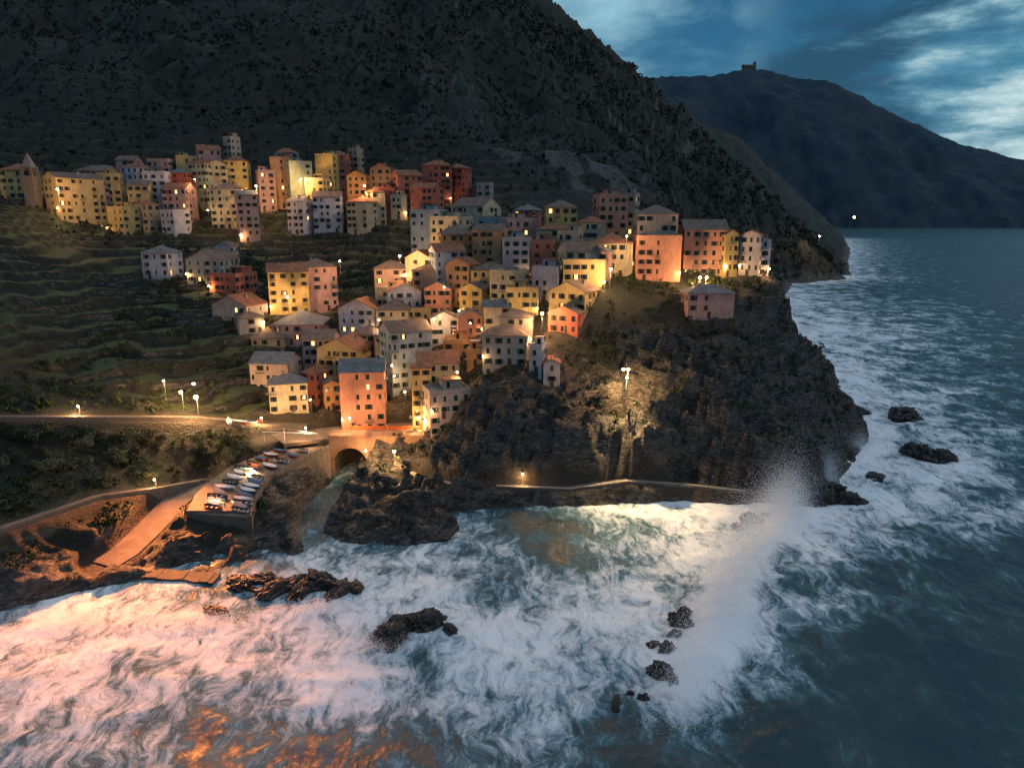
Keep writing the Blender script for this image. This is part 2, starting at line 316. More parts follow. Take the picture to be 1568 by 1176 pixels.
# ---------------------------------------------------------------- sea
foamp=[(560,790,.3),(480,800,.35),(430,830,.6),(520,730,.3),(620,860,.85),(700,820,.6),(820,800,.3),(850,840,.25),(950,770,.9),(1050,770,.95),(1120,800,.9),(1000,830,.75),(900,880,.6),(1050,880,.75),(800,900,.65),(700,900,.85),(560,900,.9),(450,900,.6),(330,910,.5),(200,930,.85),(60,950,.85),(20,1010,.85),(100,1020,.8),(250,960,.95),(400,960,.95),(500,960,.95),(480,1050,.8),(300,1050,.75),(100,1100,.7),(100,1160,.6),(300,1150,.5),(450,1110,.5),(480,1160,.35),(560,1060,.8),(620,1120,.55),(640,1000,.5),(600,1010,.8),(700,1000,1),(700,1090,.75),(720,1160,.55),(800,1000,1),(850,1080,.75),(820,1150,.6),(900,1000,.85),(950,1060,.65),(900,1160,.45),(980,1120,.4),(1040,1140,.4),(1000,940,.9),(1130,880,1.0),(1100,950,.95),(1070,1050,.85),(1150,1080,.45),(1150,1160,.25),(1200,840,.8),(1180,950,.55),(1220,1000,.36),(1300,1100,.15),(1300,950,.3),(1450,1000,.12),(1550,1150,.0),(1400,870,.4),(1300,850,.6),(1250,790,1),(1350,790,.75),(1450,800,.62),(1550,780,.55),(1400,750,.85),(1480,740,.8),(1550,700,.6),(1330,720,.95),(1300,690,1),(1380,680,.85),(1450,650,.6),(1550,620,.42),(1340,620,.9),(1320,570,.85),(1400,570,.55),(1300,500,.85),(1350,490,.6),(1260,450,.95),(1240,455,.95),(1320,430,.75),(1400,450,.48),(1320,390,.85),(1400,400,.45),(1550,450,.34),(1550,540,.34),(1550,380,.28),(1550,900,.2)]
FP=[S0(u,v)[:2] for u,v,_ in foamp]; Ff=rbf(FP,[f[2] for f in foamp])
xs=axis(-105,150,.6,-9000,14000,1.035); ys=axis(72,235,.6,20,40000,1.022)
X,Y=np.meshgrid(xs,ys); d=-coastd(X,Y)
near=Ff(X,Y); farf=.18+.6*np.exp(-np.clip(d,0,1e5)/(25+Y*.04)); k=ss(420,800,Y); Fd=np.clip(near*(1-k)+farf*k,0,1.1)
wave=[S0(1215,790),S0(1175,830),S0(1140,870),S0(1110,930),S0(1085,985),S0(1062,1060),S0(1050,1110)]
dw,_=pline(X,Y,wave); crest=np.exp(-(dw/4.0)**2)*ss(84,98,Y)
fade=np.clip(1-(Y-300)/900,0,1)*np.clip(1-np.abs(X)/900,0,1); op=1-.55*ss(40,0,X)*ss(200,150,Y)
Zs=(rid(X/26,Y/15,4,51)-.5)*2.4*fade*op+(fbm(X/6,Y/4,5,57)-.5)*1.2*fade*op+crest*(1.4+2.5*(fbm(X/5,Y/5,3,3)-.5)) -.2
gridmesh('sea',X,Y,Zs,np.stack([Fd,crest,d*0,d*0+1],-1),sea_mat())
# spray: fine droplets thrown up by the breaking swell (one mesh)
r=np.random.default_rng(11); PT=[]
wp=np.array([w_[:2] for w_ in wave]); hh=[14,15,13.5,11,8,5,2.5]
def cloud(cx,cy,rx,ry,rz,n):
    p=r.normal(0,.42,(n,3)); PT.append(np.stack([cx+p[:,0]*rx,cy+p[:,1]*ry,np.abs(p[:,2])*rz*1.1-.3],1))
seg=np.linspace(0,len(wp)-1.001,90)
for s in seg:
    i=int(s);f=s-i;c=wp[i]*(1-f)+wp[i+1]*f;h_=hh[i]*(1-f)+hh[i+1]*f; h_*=.6+.7*float(vn(s*2.3,1,4)); cloud(c[0]+r.normal(0,1.2),c[1],6.2,4.0,h_,int(2700*h_/10))
for a in [(1262,748,4,4,10,20000),(1310,690,5,6,6,10000),(1195,790,7,4,12,20000),(590,990,7,3,1.6,5000),(120,950,14,5,2.0,8000),(300,950,14,4,1.6,7000),(500,930,8,3,1.6,4000),(1030,1000,5,6,1.8,5000),(1300,640,4,8,3,6000),(1400,700,5,3,1.5,3000)]:
    x,y,_=S0(a[0],a[1]); cloud(x,y,*a[2:5],a[5])
C=np.concatenate(PT); N=len(C); a=r.normal(0,1,(N,3)); a/=np.linalg.norm(a,axis=1,keepdims=True); b=np.cross(a,r.normal(0,1,(N,3))); b/=np.linalg.norm(b,axis=1,keepdims=True); s=r.uniform(.03,.08,(N,1))
me=D.meshes.new('sea_spray'); raw(me,np.stack([C-a*s,C-b*s,C+a*s,C+b*s],1).reshape(-1,3),np.arange(N*4).reshape(-1,4))
n=NT('spray_droplets'); n.n.remove(n.b); df=n.node('ShaderNodeBsdfDiffuse'); tl=n.node('ShaderNodeBsdfTranslucent'); mx=n.node('ShaderNodeMixShader')
for q in (df,tl): q.inputs[0].default_value=(.92,.94,.96,1)
n.l.new(df.outputs[0],mx.inputs[1]); n.l.new(tl.outputs[0],mx.inputs[2]); n.l.new(mx.outputs[0],n.n['Material Output'].inputs[0]); me.materials.append(n.m); newobj('sea_spray',me)
# ---------------------------------------------------------------- strips: road, paths, plaza, walkway
def strip(name,pts,hw,mat,wall=0.0,side=0,depth=1.0,wm=None):
    P=Part();Wl=Part();L=[];Rr=[]
    q=[]
    for a,b in zip(pts[:-1],pts[1:]):
        k=max(1,int(math.dist(a,b)/2))
        q+=[tuple(a[i]+(b[i]-a[i])*j/k for i in range(3)) for j in range(k)]
    q.append(pts[-1])
    for i,a in enumerate(q):
        b=q[min(i+1,len(q)-1)];c=q[max(i-1,0)];t=Vector((b[0]-c[0],b[1]-c[1],0)).normalized();nn=Vector((-t.y,t.x,0))*hw
        L.append((a[0]+nn.x,a[1]+nn.y,a[2]));Rr.append((a[0]-nn.x,a[1]-nn.y,a[2]))
    lo=lambda p,dz:(p[0],p[1],p[2]+dz)
    for i in range(len(q)-1):
        P.q(L[i],L[i+1],Rr[i+1],Rr[i]); P.q(L[i],lo(L[i],-depth),lo(L[i+1],-depth),L[i+1]); P.q(Rr[i],Rr[i+1],lo(Rr[i+1],-depth),lo(Rr[i],-depth))
        if wall:
            for E,sg in ((Rr,1),(L,-1)):
                if side and side!=sg: continue
                a,b=Vector(E[i]),Vector(E[i+1]); m=Vector((L[i][0]-Rr[i][0],L[i][1]-Rr[i][1],0)).normalized()*.3*sg; u=Vector((0,0,wall)); dn=Vector((0,0,-depth-.02))
                a0=a-m*.05;b0=b-m*.05
                Wl.q(a0+dn,b0+dn,b0+u,a0+u);Wl.q(a0+u,b0+u,b0+m+u,a0+m+u);Wl.q(a0+m+u,b0+m+u,b0+m,a0+m)
                if wm and i%4==0 and sg==1: # buttress
                    t=(b-a).normalized()*.5; o=a0-m*2.2; zt=Vector((0,0,-.3))
                    Wl.q(o+dn,o+t+dn,a0+t+zt,a0+zt);Wl.q(o+dn,a0+dn,a0+zt);Wl.q(o+t+dn,a0+t+dn,a0+t+zt)
    return joined(name,[(P,mat),(Wl,STONE)])
CONC=simple('old_concrete',(.34,.30,.24),(.22,.19,.155),.6)
strip('coast_road',roads['road'][0],2.6,PAVE,.9,1,6.5,wm=1)
strip('footpath',roads['path'][0],1.6,PAVE,.6,1,2.5)
strip('village_square',roads['plaza'][0],5.5,PAVE,0,0,1)
strip('cliff_walkway',roads['walk'][0],1.2,CONC,.35,1,2.6)
strip('slipway',roads['rampl'][0],3.4,PAVE,0,0,2.0)
P=Part();Wl=Part()
for i in range(3):
    for j in range(6):
        g=lambda A,k:tuple(A[i][c]+(A[i+1][c]-A[i][c])*k for c in range(3))
        a,b,c,e=g(RL,j/6),g(RL,(j+1)/6),g(RR,(j+1)/6),g(RR,j/6)
        P.q(a,b,c,e); Wl.q(e,c,(c[0],c[1],-2),(e[0],e[1],-2)); Wl.q(a,b,(b[0],b[1],-2),(a[0],a[1],-2))
        Wl.q((c[0],c[1],c[2]+.5),(e[0],e[1],e[2]+.5),(e[0]-.4,e[1],e[2]+.5),(c[0]-.4,c[1],c[2]+.5)); Wl.q(e,c,(c[0],c[1],c[2]+.5),(e[0],e[1],e[2]+.5)); Wl.q((e[0]-.4,e[1],e[2]),(c[0]-.4,c[1],c[2]),(c[0]-.4,c[1],c[2]+.5),(e[0]-.4,e[1],e[2]+.5))
a,b=RL[3],RR[3]; Wl.q(a,b,(b[0],b[1],-2),(a[0],a[1],-2)); Wl.box(a[0],a[1]-.1,a[2]-.3,b[0],a[1]+.35,b[2]+.9)
joined('boat_ramp',[(P,PAVE),(Wl,STONE)])
def railing(name,pts,mat=METAL,h=1.05):
    P=Part()
    for a,b in zip(pts[:-1],pts[1:]):
        k=max(1,int(math.dist(a,b)/1.6))
        for z in (h,h*.55): P.cyl((a[0],a[1],a[2]+z),(b[0],b[1],b[2]+z),.035,.035,4)
        for j in range(k+1): 
            q=[a[i]+(b[i]-a[i])*j/k for i in range(3)]; P.cyl((q[0],q[1],q[2]-1.2),(q[0],q[1],q[2]+h),.04,.04,4)
    P.obj(name,mat)
gp=lambda u,v,Y,dz=.1:(lambda s:(s[0],s[1],lz(s[0],s[1])+dz))(S(u,v,Y))
railing('railing',[gp(905,450,211),gp(950,440,212),gp(1000,437,219),gp(1045,440,219)],METAL)
railing('railing',[gp(1140,440,224),gp(1180,435,226),gp(1205,432,230)],METAL)
railing('railing',[(p[0],p[1],p[2]+.5) for p in RR],METAL,.9)
railing('railing',[(p[0],p[1]-1.1,p[2]+.3) for p in roads['walk'][0][1:]],METAL,.9)
# landing steps: sloping quay slab with a ragged block edge
P=Part(); st=[S(160,870,131),S(330,893,127.5)]; rs=random.Random(4)
for i in range(22):
    f=i/22; x=st[0][0]+(st[1][0]-st[0][0])*f; y=st[0][1]+(st[1][1]-st[0][1])*f; w_=abs(st[1][0]-st[0][0])/22
    P.box(x,y-1.0-rs.uniform(0,.5),-2,x+w_-.01,y+2.2+rs.uniform(0,.4),.9-.45*f+(.1 if i%5==0 else 0)-rs.uniform(0,.05))
P.obj('landing_steps',simple('weathered_stone',(.10,.085,.07),(.05,.043,.037),1.0,bump=.8))
# arched bridge
P=Part(); x0,y0,z0=S(503,667,187); x1=S(658,667,187)[0]; zt=z0
yb=y0+5.5
def arch(x):
    for c,r,sp in ((-44.8,4.6,3.6),(-37.0,1.7,5.2),(-32.4,1.7,5.8),(-27.8,1.5,6.2)):
        if abs(x-c)<r: return sp+math.sqrt(max(0,1-((x-c)/r)**2))*(r*.95)
    return -2
xsb=[x0+(x1-x0)*i/140 for i in range(141)]
for a,b in zip(xsb[:-1],xsb[1:]):
    m=(a+b)/2; h=arch(m)
    if h>0 and m>-39: P.q((a,y0+1.2,-2),(b,y0+1.2,-2),(b,y0+1.2,h),(a,y0+1.2,h))
    P.q((a,y0,h),(b,y0,h),(b,y0,zt),(a,y0,zt)); P.q((a,y0,h),(b,y0,h),(b,yb,h),(a,yb,h)); P.q((a,y0-.1,zt),(b,y0-.1,zt),(b,yb,zt),(a,yb,zt)); P.q((a,y0-.25,zt-.35),(b,y0-.25,zt-.35),(b,y0-.25,zt),(a,y0-.25,zt)); P.q((a,y0-.25,zt),(b,y0-.25,zt),(b,y0-.1,zt),(a,y0-.1,zt))
    if h>0: P.q((a,y0-.12,h),(b,y0-.12,h),(b,y0-.12,h+.45),(a,y0-.12,h+.45))
    h2,ho=arch(m),arch(b+(b-a)/2)
    if (h2>0)!=(ho>0): P.q((b,y0,-2),(b,yb,-2),(b,yb,max(h2,ho)),(b,y0,max(h2,ho)))
for i in range(0,141,2):
    x=xsb[i]; P.box(x-.06,y0-.05,zt+.003,x+.06,y0+.05,zt+1.0)
P.box(x0,y0-.07,zt+1.0,x1,y0+.07,zt+1.12)
P.obj('arched_bridge',simple('brick_masonry',(.36,.21,.14),(.22,.13,.085),1.5,bump=.6))
P=Part()
for i in range(11): P.box(x0+4+i*1.9,yb+.1,zt+.01,x0+5.8+i*1.9,yb+.25,zt+1.1)
P.obj('safety_barrier',simple('orange_mesh',(.62,.16,.05),bump=0))
# ---------------------------------------------------------------- houses
FH=2.95
LCOL=(1,.55,.22)
def facade(P,o,ux,nn,w,z0,z1,dens,rnd):
    pt=lambda s,z,d=0.0:(o[0]+ux[0]*s+nn[0]*d,o[1]+ux[1]*s+nn[1]*d,z)
    wl,wi,sh,li,tr=P['walls'],P['windows'],P['shutters'],P['lit'],P['trim']
    nf=max(0,min(6,int((z1-z0)/FH))); m=max(1,int(round(w/dens))); off=[rnd.uniform(-.3,.3) for _ in range(m)]; skip=[rnd.random()<.16 for _ in range(m)]
    for k in range(nf):
        zt=z1-k*FH; hd=zt-.7; sl=zt-rnd.choice((2.2,2.1,2.2)); zb=zt-FH
        wl.q(pt(0,hd),pt(w,hd),pt(w,zt),pt(0,zt)); wl.q(pt(0,zb),pt(w,zb),pt(w,sl),pt(0,sl)); s0=0
        for j in range(m):
            c=w*(j+.5)/m+off[j]; ww=rnd.choice((.38,.52,.55)); r=rnd.random()
            if r<.16 or skip[j]: continue
            a,b=c-ww,c+ww
            wl.q(pt(s0,sl),pt(a,sl),pt(a,hd),pt(s0,hd)); s0=b
            for e in ((a,sl,a,hd),(b,sl,b,hd),(a,hd,b,hd),(a,sl,b,sl)): wl.q(pt(e[0],e[1]),pt(e[2],e[3]),pt(e[2],e[3],-.22),pt(e[0],e[1],-.22))
            (li if rnd.random()<.045 else wi).q(pt(a,sl,-.2),pt(b,sl,-.2),pt(b,hd,-.2),pt(a,hd,-.2))
            M=lambda x,y,z:pt(x,z,y)
            tr.box(a-.1,.003,sl-.12,b+.1,.12,sl-.003,M)
            if r<.45: sh.box(a+.02,-.08,sl+.02,b-.02,-.02,hd-.02,M)
            elif r<.92: sh.box(a-.52,.004,sl+.02,a-.02,.07,hd,M); sh.box(b+.02,.004,sl+.02,b+.52,.07,hd,M)
            if k<nf-1 and rnd.random()<.12:
                bz=sl-.75; tr.box(a-.7,.005,bz-.15,b+.7,1.0,bz,M)
                for q in np.arange(a-.68,b+.7,.28): P['balcony'].box(q,.95,bz+.002,q+.04,.99,bz+.95,M)
                P['balcony'].box(a-.7,.94,bz+.95,b+.7,1.0,bz+1.0,M)
        wl.q(pt(s0,sl),pt(w,sl),pt(w,hd),pt(s0,hd))
    zb=z1-nf*FH
    if zb>z0: wl.q(pt(0,z0),pt(w,z0),pt(w,zb),pt(0,zb))
def chimney(P,x,y,z):
    P['trim'].box(x-.35,y-.3,z-1,x+.35,y+.3,z+1.0); P['roof'].box(x-.45,y-.4,z+1.12,x+.45,y+.4,z+1.2); P['trim'].box(x-.3,y-.25,z+1.0,x-.15,y+.25,z+1.12); P['trim'].box(x+.15,y-.25,z+1.0,x+.3,y+.25,z+1.12)
def roof(P,w,dp,z,kind,rnd):
    a,b=w/2,dp/2; o=.4; rf=P['roof']
    if kind=='flat':
        P['floor'].q((-a+.2,-b+.2,z+.01),(a-.2,-b+.2,z+.01),(a-.2,b-.2,z+.01),(-a+.2,b-.2,z+.01)); h=.85
        for x0,y0,x1,y1 in ((-a,-b,a,-b+.2),(-a,b-.2,a,b),(-a,-b+.2,-a+.2,b-.2),(a-.2,-b+.2,a,b-.2)): P['walls'].box(x0,y0,z,x1,y1,z+h)
        P['trim'].box(-a-.06,-b-.06,z+h,a+.06,-b+.25,z+h+.08)
        if rnd.random()<.75:
            x=rnd.uniform(-a*.3,a*.3); hw=a*.45; P['walls'].box(x-hw,0,z,x+hw,b-.3,z+2.5); P['windows'].box(x-hw*.6,-.02,z+.4,x-hw*.6+.9,.1,z+2.1); rf.box(x-hw-.3,-.3,z+2.5,x+hw+.3,b-.1,z+2.68)
    elif kind=='hip':
        h=min(a,b)*.5; r=max(a-b,0); s=max(b-a,0); A=[(-a-o,-b-o,z),(a+o,-b-o,z),(a+o,b+o,z),(-a-o,b+o,z)]
        T1=(-r,-s,z+h);T2=(r,s,z+h)
        if r>0: rf.q(A[0],A[1],T2,T1);rf.q(A[2],A[3],T1,T2);rf.q(A[1],A[2],T2);rf.q(A[3],A[0],T1)
        else: rf.q(A[0],A[1],T1);rf.q(A[1],A[2],T2,T1);rf.q(A[2],A[3],T2);rf.q(A[3],A[0],T1,T2)
        for i in range(4):
            p,q=A[i],A[(i+1)%4]; rf.q(p,q,(q[0],q[1],z-.16),(p[0],p[1],z-.16))
        rf.q(*[(p[0],p[1],z-.16) for p in A])
        chimney(P,rnd.uniform(-a,a)*.5,b*.35,z+h*.7)
    else:
        sw=(kind=='gabley'); A,B=(b,a) if sw else (a,b)
        F=(lambda x,y,zz:(y,x,zz)) if sw else (lambda x,y,zz:(x,y,zz))
        h=B*.48; e=h/B*o
        for sg in (1,-1):
            y=sg*(B+o)
            t=[F(-A-o,y,z-e+.02),F(A+o,y,z-e+.02),F(A+o,0,z+h+.02),F(-A-o,0,z+h+.02)]; l=[(p[0],p[1],p[2]+.16) for p in t]
            rf.q(*t);rf.q(*l)
            for i in range(4): rf.q(t[i],t[(i+1)%4],l[(i+1)%4],l[i])
            P['walls'].q(F(sg*A,-B,z),F(sg*A,B,z),F(sg*A,0,z+h))
        chimney(P,*F(rnd.uniform(-A,A)*.6,B*.4,0)[:2],z+h*.7)
        if rnd.random()<.3: chimney(P,*F(rnd.uniform(-A,A)*.6,-B*.3,0)[:2],z+h*.7)
def house(x,y,z1,w,c,rot=None,kind=None,dp=None,name='row_house',seed=0,zb=None,lamp=None):
    rnd=random.Random(seed*13+5)
    if c in 'YTO' and name=='row_house' and rnd.random()<.36: c=rnd.choice('CCKPPAABL')
    rot=math.radians(rnd.uniform(-30,30)) if rot is None else rot
    w=w*.86; dp=dp or max(6,w*rnd.uniform(.75,1.05)); kind=kind or rnd.choice(['hip','gable','gabley','gabley','gable','flat','hip','flat'])
    if seed not in spec: z1+=rnd.uniform(-1.5,1.2)
    cr,sr=math.cos(rot),math.sin(rot)
    cx,cy=x-sr*(dp/2),y+cr*(dp/2)
    cs=[(cx+cr*a-sr*b,cy+sr*a+cr*b) for a in (-w/2,w/2) for b in (-dp/2,dp/2)]
    z0=zb if zb is not None else min(min(lz(*p) for p in cs)-.6,z1-5)
    e=D.objects.new(name,None); COL.objects.link(e); e.location=(cx,cy,0); e.rotation_euler=(0,0,rot); e.empty_display_size=2
    P={k:Part() for k in ('walls','windows','shutters','lit','trim','roof','floor','door','lantern','balcony')}
    a,b=w/2,dp/2; dn=rnd.uniform(2.4,3.4)
    facade(P,(-a,-b),(1,0),(0,-1),w,z0,z1,dn,rnd); facade(P,(a,-b),(0,1),(1,0),dp,z0,z1,dn,rnd); facade(P,(a,b),(-1,0),(0,1),w,z0,z1,dn,rnd); facade(P,(-a,b),(0,-1),(-1,0),dp,z0,z1,dn,rnd)
    if kind=='flat': P['trim'].box(-a-.05,-b-.05,z1-.1,a+.05,b+.05,z1-.003)
    roof(P,w,dp,z1,kind,rnd)
    dz=max(z0+.6,lz(cx+sr*b,cy-cr*b)) ; dz=min(dz,z1-2.6); dx=rnd.uniform(-a+1,a-1)
    P['door'].box(dx-.5,-b-.05,dz,dx+.5,-b-.005,dz+2.1); P['trim'].box(dx-.62,-b-.03,dz,dx-.503,-b-.004,dz+2.2);P['trim'].box(dx+.503,-b-.03,dz,dx+.62,-b-.004,dz+2.2)
    if rnd.random()<.5:
        P['trim'].cyl((a*.4,b*.2,z1),(a*.4,b*.2,z1+3.2),.035,.03,5); P['trim'].box(a*.4-.5,b*.2-.02,z1+2.9,a*.4+.5,b*.2+.02,z1+2.95)
    if rnd.random()<.36 if lamp is None else lamp:
        lx=rnd.choice((-1,1))*(a-.3); lzz=min(dz+rnd.uniform(2.6,3.8),z1-1.2); P['trim'].cyl((lx,-b,lzz+.3),(lx,-b-.8,lzz+.3),.03,.03,4); P['lantern'].box(lx-.14,-b-.95,lzz-.1,lx+.14,-b-.67,lzz+.25)
        L=D.lights.new('bulb','POINT'); L.energy=rnd.choice((300,500,1100)); L.color=LCOL; L.shadow_soft_size=.15; o=newobj('bulb',L,e); o.location=(lx,-b-1.1,lzz-.3)
    rm=rnd.choice(ROOF+[ROOF[1],ROOF[0]]); sm=rnd.choice(SHUT)
    for k,m in (('walls',WM[c]),('windows',GLASS),('shutters',sm),('lit',LIT),('trim',TRIM),('roof',rm),('floor',TERR),('door',WOOD),('lantern',GLOBE),('balcony',METAL)): P[k].obj({'lit':'lit_windows','trim':'window_trim','floor':'terrace'}.get(k,k),m,e)
    return e
i=0
spec={0:dict(rot=.12,kind='gable',name='pink_house',lamp=True),1:dict(rot=.35,kind='flat'),31:dict(rot=.05,kind='hip',name='clifftop_house',dp=9),14:dict(kind='hip',rot=-.1),15:dict(kind='hip',rot=-.1),21:dict(rot=0,kind='flat'),25:dict(rot=-.05,kind='flat',lamp=True),26:dict(rot=-.05,kind='hip'),27:dict(rot=-.08,kind='gable',lamp=True),8:dict(rot=.5,kind='gable'),16:dict(dp=4,kind='flat'),17:dict(dp=5,kind='gabley'),99:{}}
for l in houses.split('\n'):
    for h in l.split(';'):
        u,v,w,Yy,c=h.split(','); u,v,w,Yy=map(float,(u,v,w,Yy)); x,y,z=S(u,v,Yy)
        house(x,y,z,w*y/1088,c,seed=i,**(spec.get(i,{}) if i!=99 else {})); i+=1
x,y,z=S(75,272,305); house(x,y,z,11,'Y',rot=-.5,kind='gabley',dp=20,name='church',seed=99,lamp=True)
x,y,z=S(45,262,306); P=Part();Q=Part();zb=lz(x,y)-1
P.box(x-2.2,y-2.2,zb,x+2.2,y+2.2,z-2)
for a in (-2.2,1.4):
    for b in (-2.2,1.4): P.box(x+a,y+b,z-2,x+a+.8,y+b+.8,z+1)
P.box(x-2.4,y-2.4,z+1,x+2.4,y+2.4,z+1.5)
for k in range(4):
    c=[(x-2,y-2),(x+2,y-2),(x+2,y+2),(x-2,y+2)]; p,q=c[k],c[(k+1)%4]; Q.q((*p,z+1.5),(*q,z+1.5),(x,y,z+7.5))
joined('bell_tower',[(P,STONE),(Q,ROOF[2])])
print('houses',time.time()-T0)
# ---------------------------------------------------------------- lamps
lamps=[(300,608,186,17000),(250,583,192,4000),(277,600,187,5000),(960,578,184,9000),(1072,425,221,7000),(1082,425,221,5000),(935,412,213,7500),(612,392,258,10000),(520,400,256,1800),(460,275,336,7500),(392,285,326,7000),(475,612,198,900),(960,362,225,1800),(830,480,199,8000),(665,488,221,2500),(558,285,329,4500),(88,290,292,9000),(680,440,232,1500),(720,495,211,1500),(1178,412,234,1000),(298,275,326,1500),(318,322,318,1200),(600,560,205,1200),(700,570,195,900),(580,490,225,1500),(440,455,248,5000),(640,640,192,3500),(535,640,190,3500),(468,655,186,2600),(1255,362,835,9000),(1308,333,1880,15000),(620,600,203,1500),(604,700,178,6000),(800,727,171.5,700),(560,690,182.5,3000),(385,722,169,4000),(330,768,153,3200),(240,765,160,1800),(120,628,178,2500),(400,640,193,2500)]
for u,v,Yy,pw in lamps:
    x,y,z=S(u,v,Yy); g=lz(x,y); z=max(z,g+2.5); e=D.objects.new('street_lamp',None); COL.objects.link(e); e.location=(x,y,z)
    far=max(1,Yy/400)
    P=Part(); P.cyl((0,.5,max(g-z,-5.5)-.2),(0,.5,.5),.09,.05,6); P.cyl((0,.5,.5),(0,0,.35),.05,.04,6); P.cyl((0,0,.28),(0,0,.42),.3,.06,8); P.obj('pole',METAL,e)
    me=D.meshes.new('lantern')
    bm=bmesh.new(); bmesh.ops.create_uvsphere(bm,u_segments=10,v_segments=6,radius=(.5 if pw>10000 else .36 if pw>4000 else .22)*far); bm.to_mesh(me); bm.free(); me.materials.append(GLOBE); newobj('lantern',me,e)
    L=D.lights.new('bulb','POINT'); L.energy=pw*1.6; L.color=LCOL; L.shadow_soft_size=.25; o=newobj('bulb',L,e); o.location=(0,-.8,-.6)
def flood(u,v,Yy,tgt,pw,ang,col=(1,.5,.2)):
    x,y,z=S(u,v,Yy); e=D.objects.new('floodlight',None); COL.objects.link(e); e.location=(x,y,z)
    P=Part(); P.cyl((0,.6,-7),(0,.6,.2),.12,.08,6); P.box(-.4,.15,-.25,.4,.5,.3); P.obj('mast',METAL,e)
    Q=Part(); Q.box(-.35,.12,-.2,.35,.148,.25); Q.obj('lens',GLOBE,e)
    L=D.lights.new('beam','SPOT'); L.energy=pw; L.color=col; L.spot_size=math.radians(ang); L.spot_blend=1; L.shadow_soft_size=.3; o=newobj('beam',L,e)
    o.rotation_euler=(Vector(tgt)-Vector((x,y,z))).to_track_quat('-Z','Y').to_euler()
flood(296,588,183,(-64,84,0),1300000,60,(1,.28,.07))
flood(955,566,180,(32,162,0),150000,88,(1,.64,.27))
flood(962,566,180,(34,195,22),60000,110,(1,.60,.24))
# ---------------------------------------------------------------- boats
def boat(x,y,z,rot,L,cov,col):
    P=Part();Q=Part();C=Part();n=9;sec=[]
    for i in range(n):
        t=i/(n-1); w=.9*(math.sin(min(1,t*1.15+.28)*math.pi*.5) if t<.6 else math.cos((t-.6)/.4*math.pi/2)**.7)*L/5; w=max(w,.03); k=.12*(t**2)*L/2; s=(t-.5)*L
        sec.append([(-w,s,.75+k),(-w*.8,s,.3+k*.5),(0,s,.02+k*.6),(w*.8,s,.3+k*.5),(w,s,.75+k),(w*.86,s,.72+k),(0,s,.25+k*.6),(-w*.86,s,.72+k)])
    for a,b in zip(sec[:-1],sec[1:]):
        for j in range(8): (P if j<4 else Q).q(a[j],a[(j+1)%8],b[(j+1)%8],b[j])
        if cov: C.q(a[0],(0,a[0][1],a[0][2]+.25),(0,b[0][1],b[0][2]+.25),b[0]); C.q(a[4],(0,a[0][1],a[0][2]+.25),(0,b[0][1],b[0][2]+.25),b[4])
    P.q(*sec[0][:5])
    for t in (-.22,.05,.28): C.box(-.6*L/5,t*L-.12,.55,.6*L/5,t*L+.12,.6)
    o=joined('rowing_boat',[(P,col),(Q,WOOD if not cov else WHITE),(C,BLUE if cov and random.random()<.5 else WHITE)]); o.location=(x,y,z+.02); o.rotation_euler=(0,0,rot)
for i in range(14):
    f=.06+.92*i/14; k=min(int(f*3),2); t=f*3-k
    a=[RR[k][c]+(RR[k+1][c]-RR[k][c])*t for c in range(3)];b=[RL[k][c]+(RL[k+1][c]-RL[k][c])*t for c in range(3)]
    for s in ((.2,.62) if f>.35 else (.3,.7)):
        x=a[0]+(b[0]-a[0])*s;y=a[1]+(b[1]-a[1])*s;z=a[2]+(b[2]-a[2])*s
        boat(x,y,z,1.2+random.uniform(-.3,.3),random.uniform(4,5.2),random.random()<.6,random.choice([WHITE,WHITE,BLUE,WHITE,REDP]))
for u,v,Yy in [(545,652,192.5),(560,650,193.5),(575,650,194),(590,647,195),(556,658,193),(350,634,190),(365,632,192),(380,628,194),(388,624,196)]:
    x,y,z=S(u,v,Yy); dd,zz=pline(np.array([x]),np.array([y]),roads['plaza'][0]); zz=float(zz[0]) if dd[0]<5.5 else lz(x,y)+.28; boat(x,y,zz,random.uniform(0,3),4.6,random.random()<.5,random.choice([WHITE,BLUE,WHITE,REDP]))
P=Part(); x,y,z=S(437,688,185); P.cyl((x,y,z),(x,y,z+6),.14,.1,6); P.cyl((x-6,y,z+5),(x+9,y+1,z+4.2),.12,.1,6); P.cyl((x,y,z+6),(x-6,y,z+5),.03,.03,4); P.cyl((x,y,z+6),(x+9,y+1,z+4.2),.03,.03,4); P.cyl((x-5.5,y,z+5),(x-5.5,y,z+1.5),.03,.03,4)
P.obj('boat_crane',WHITE)
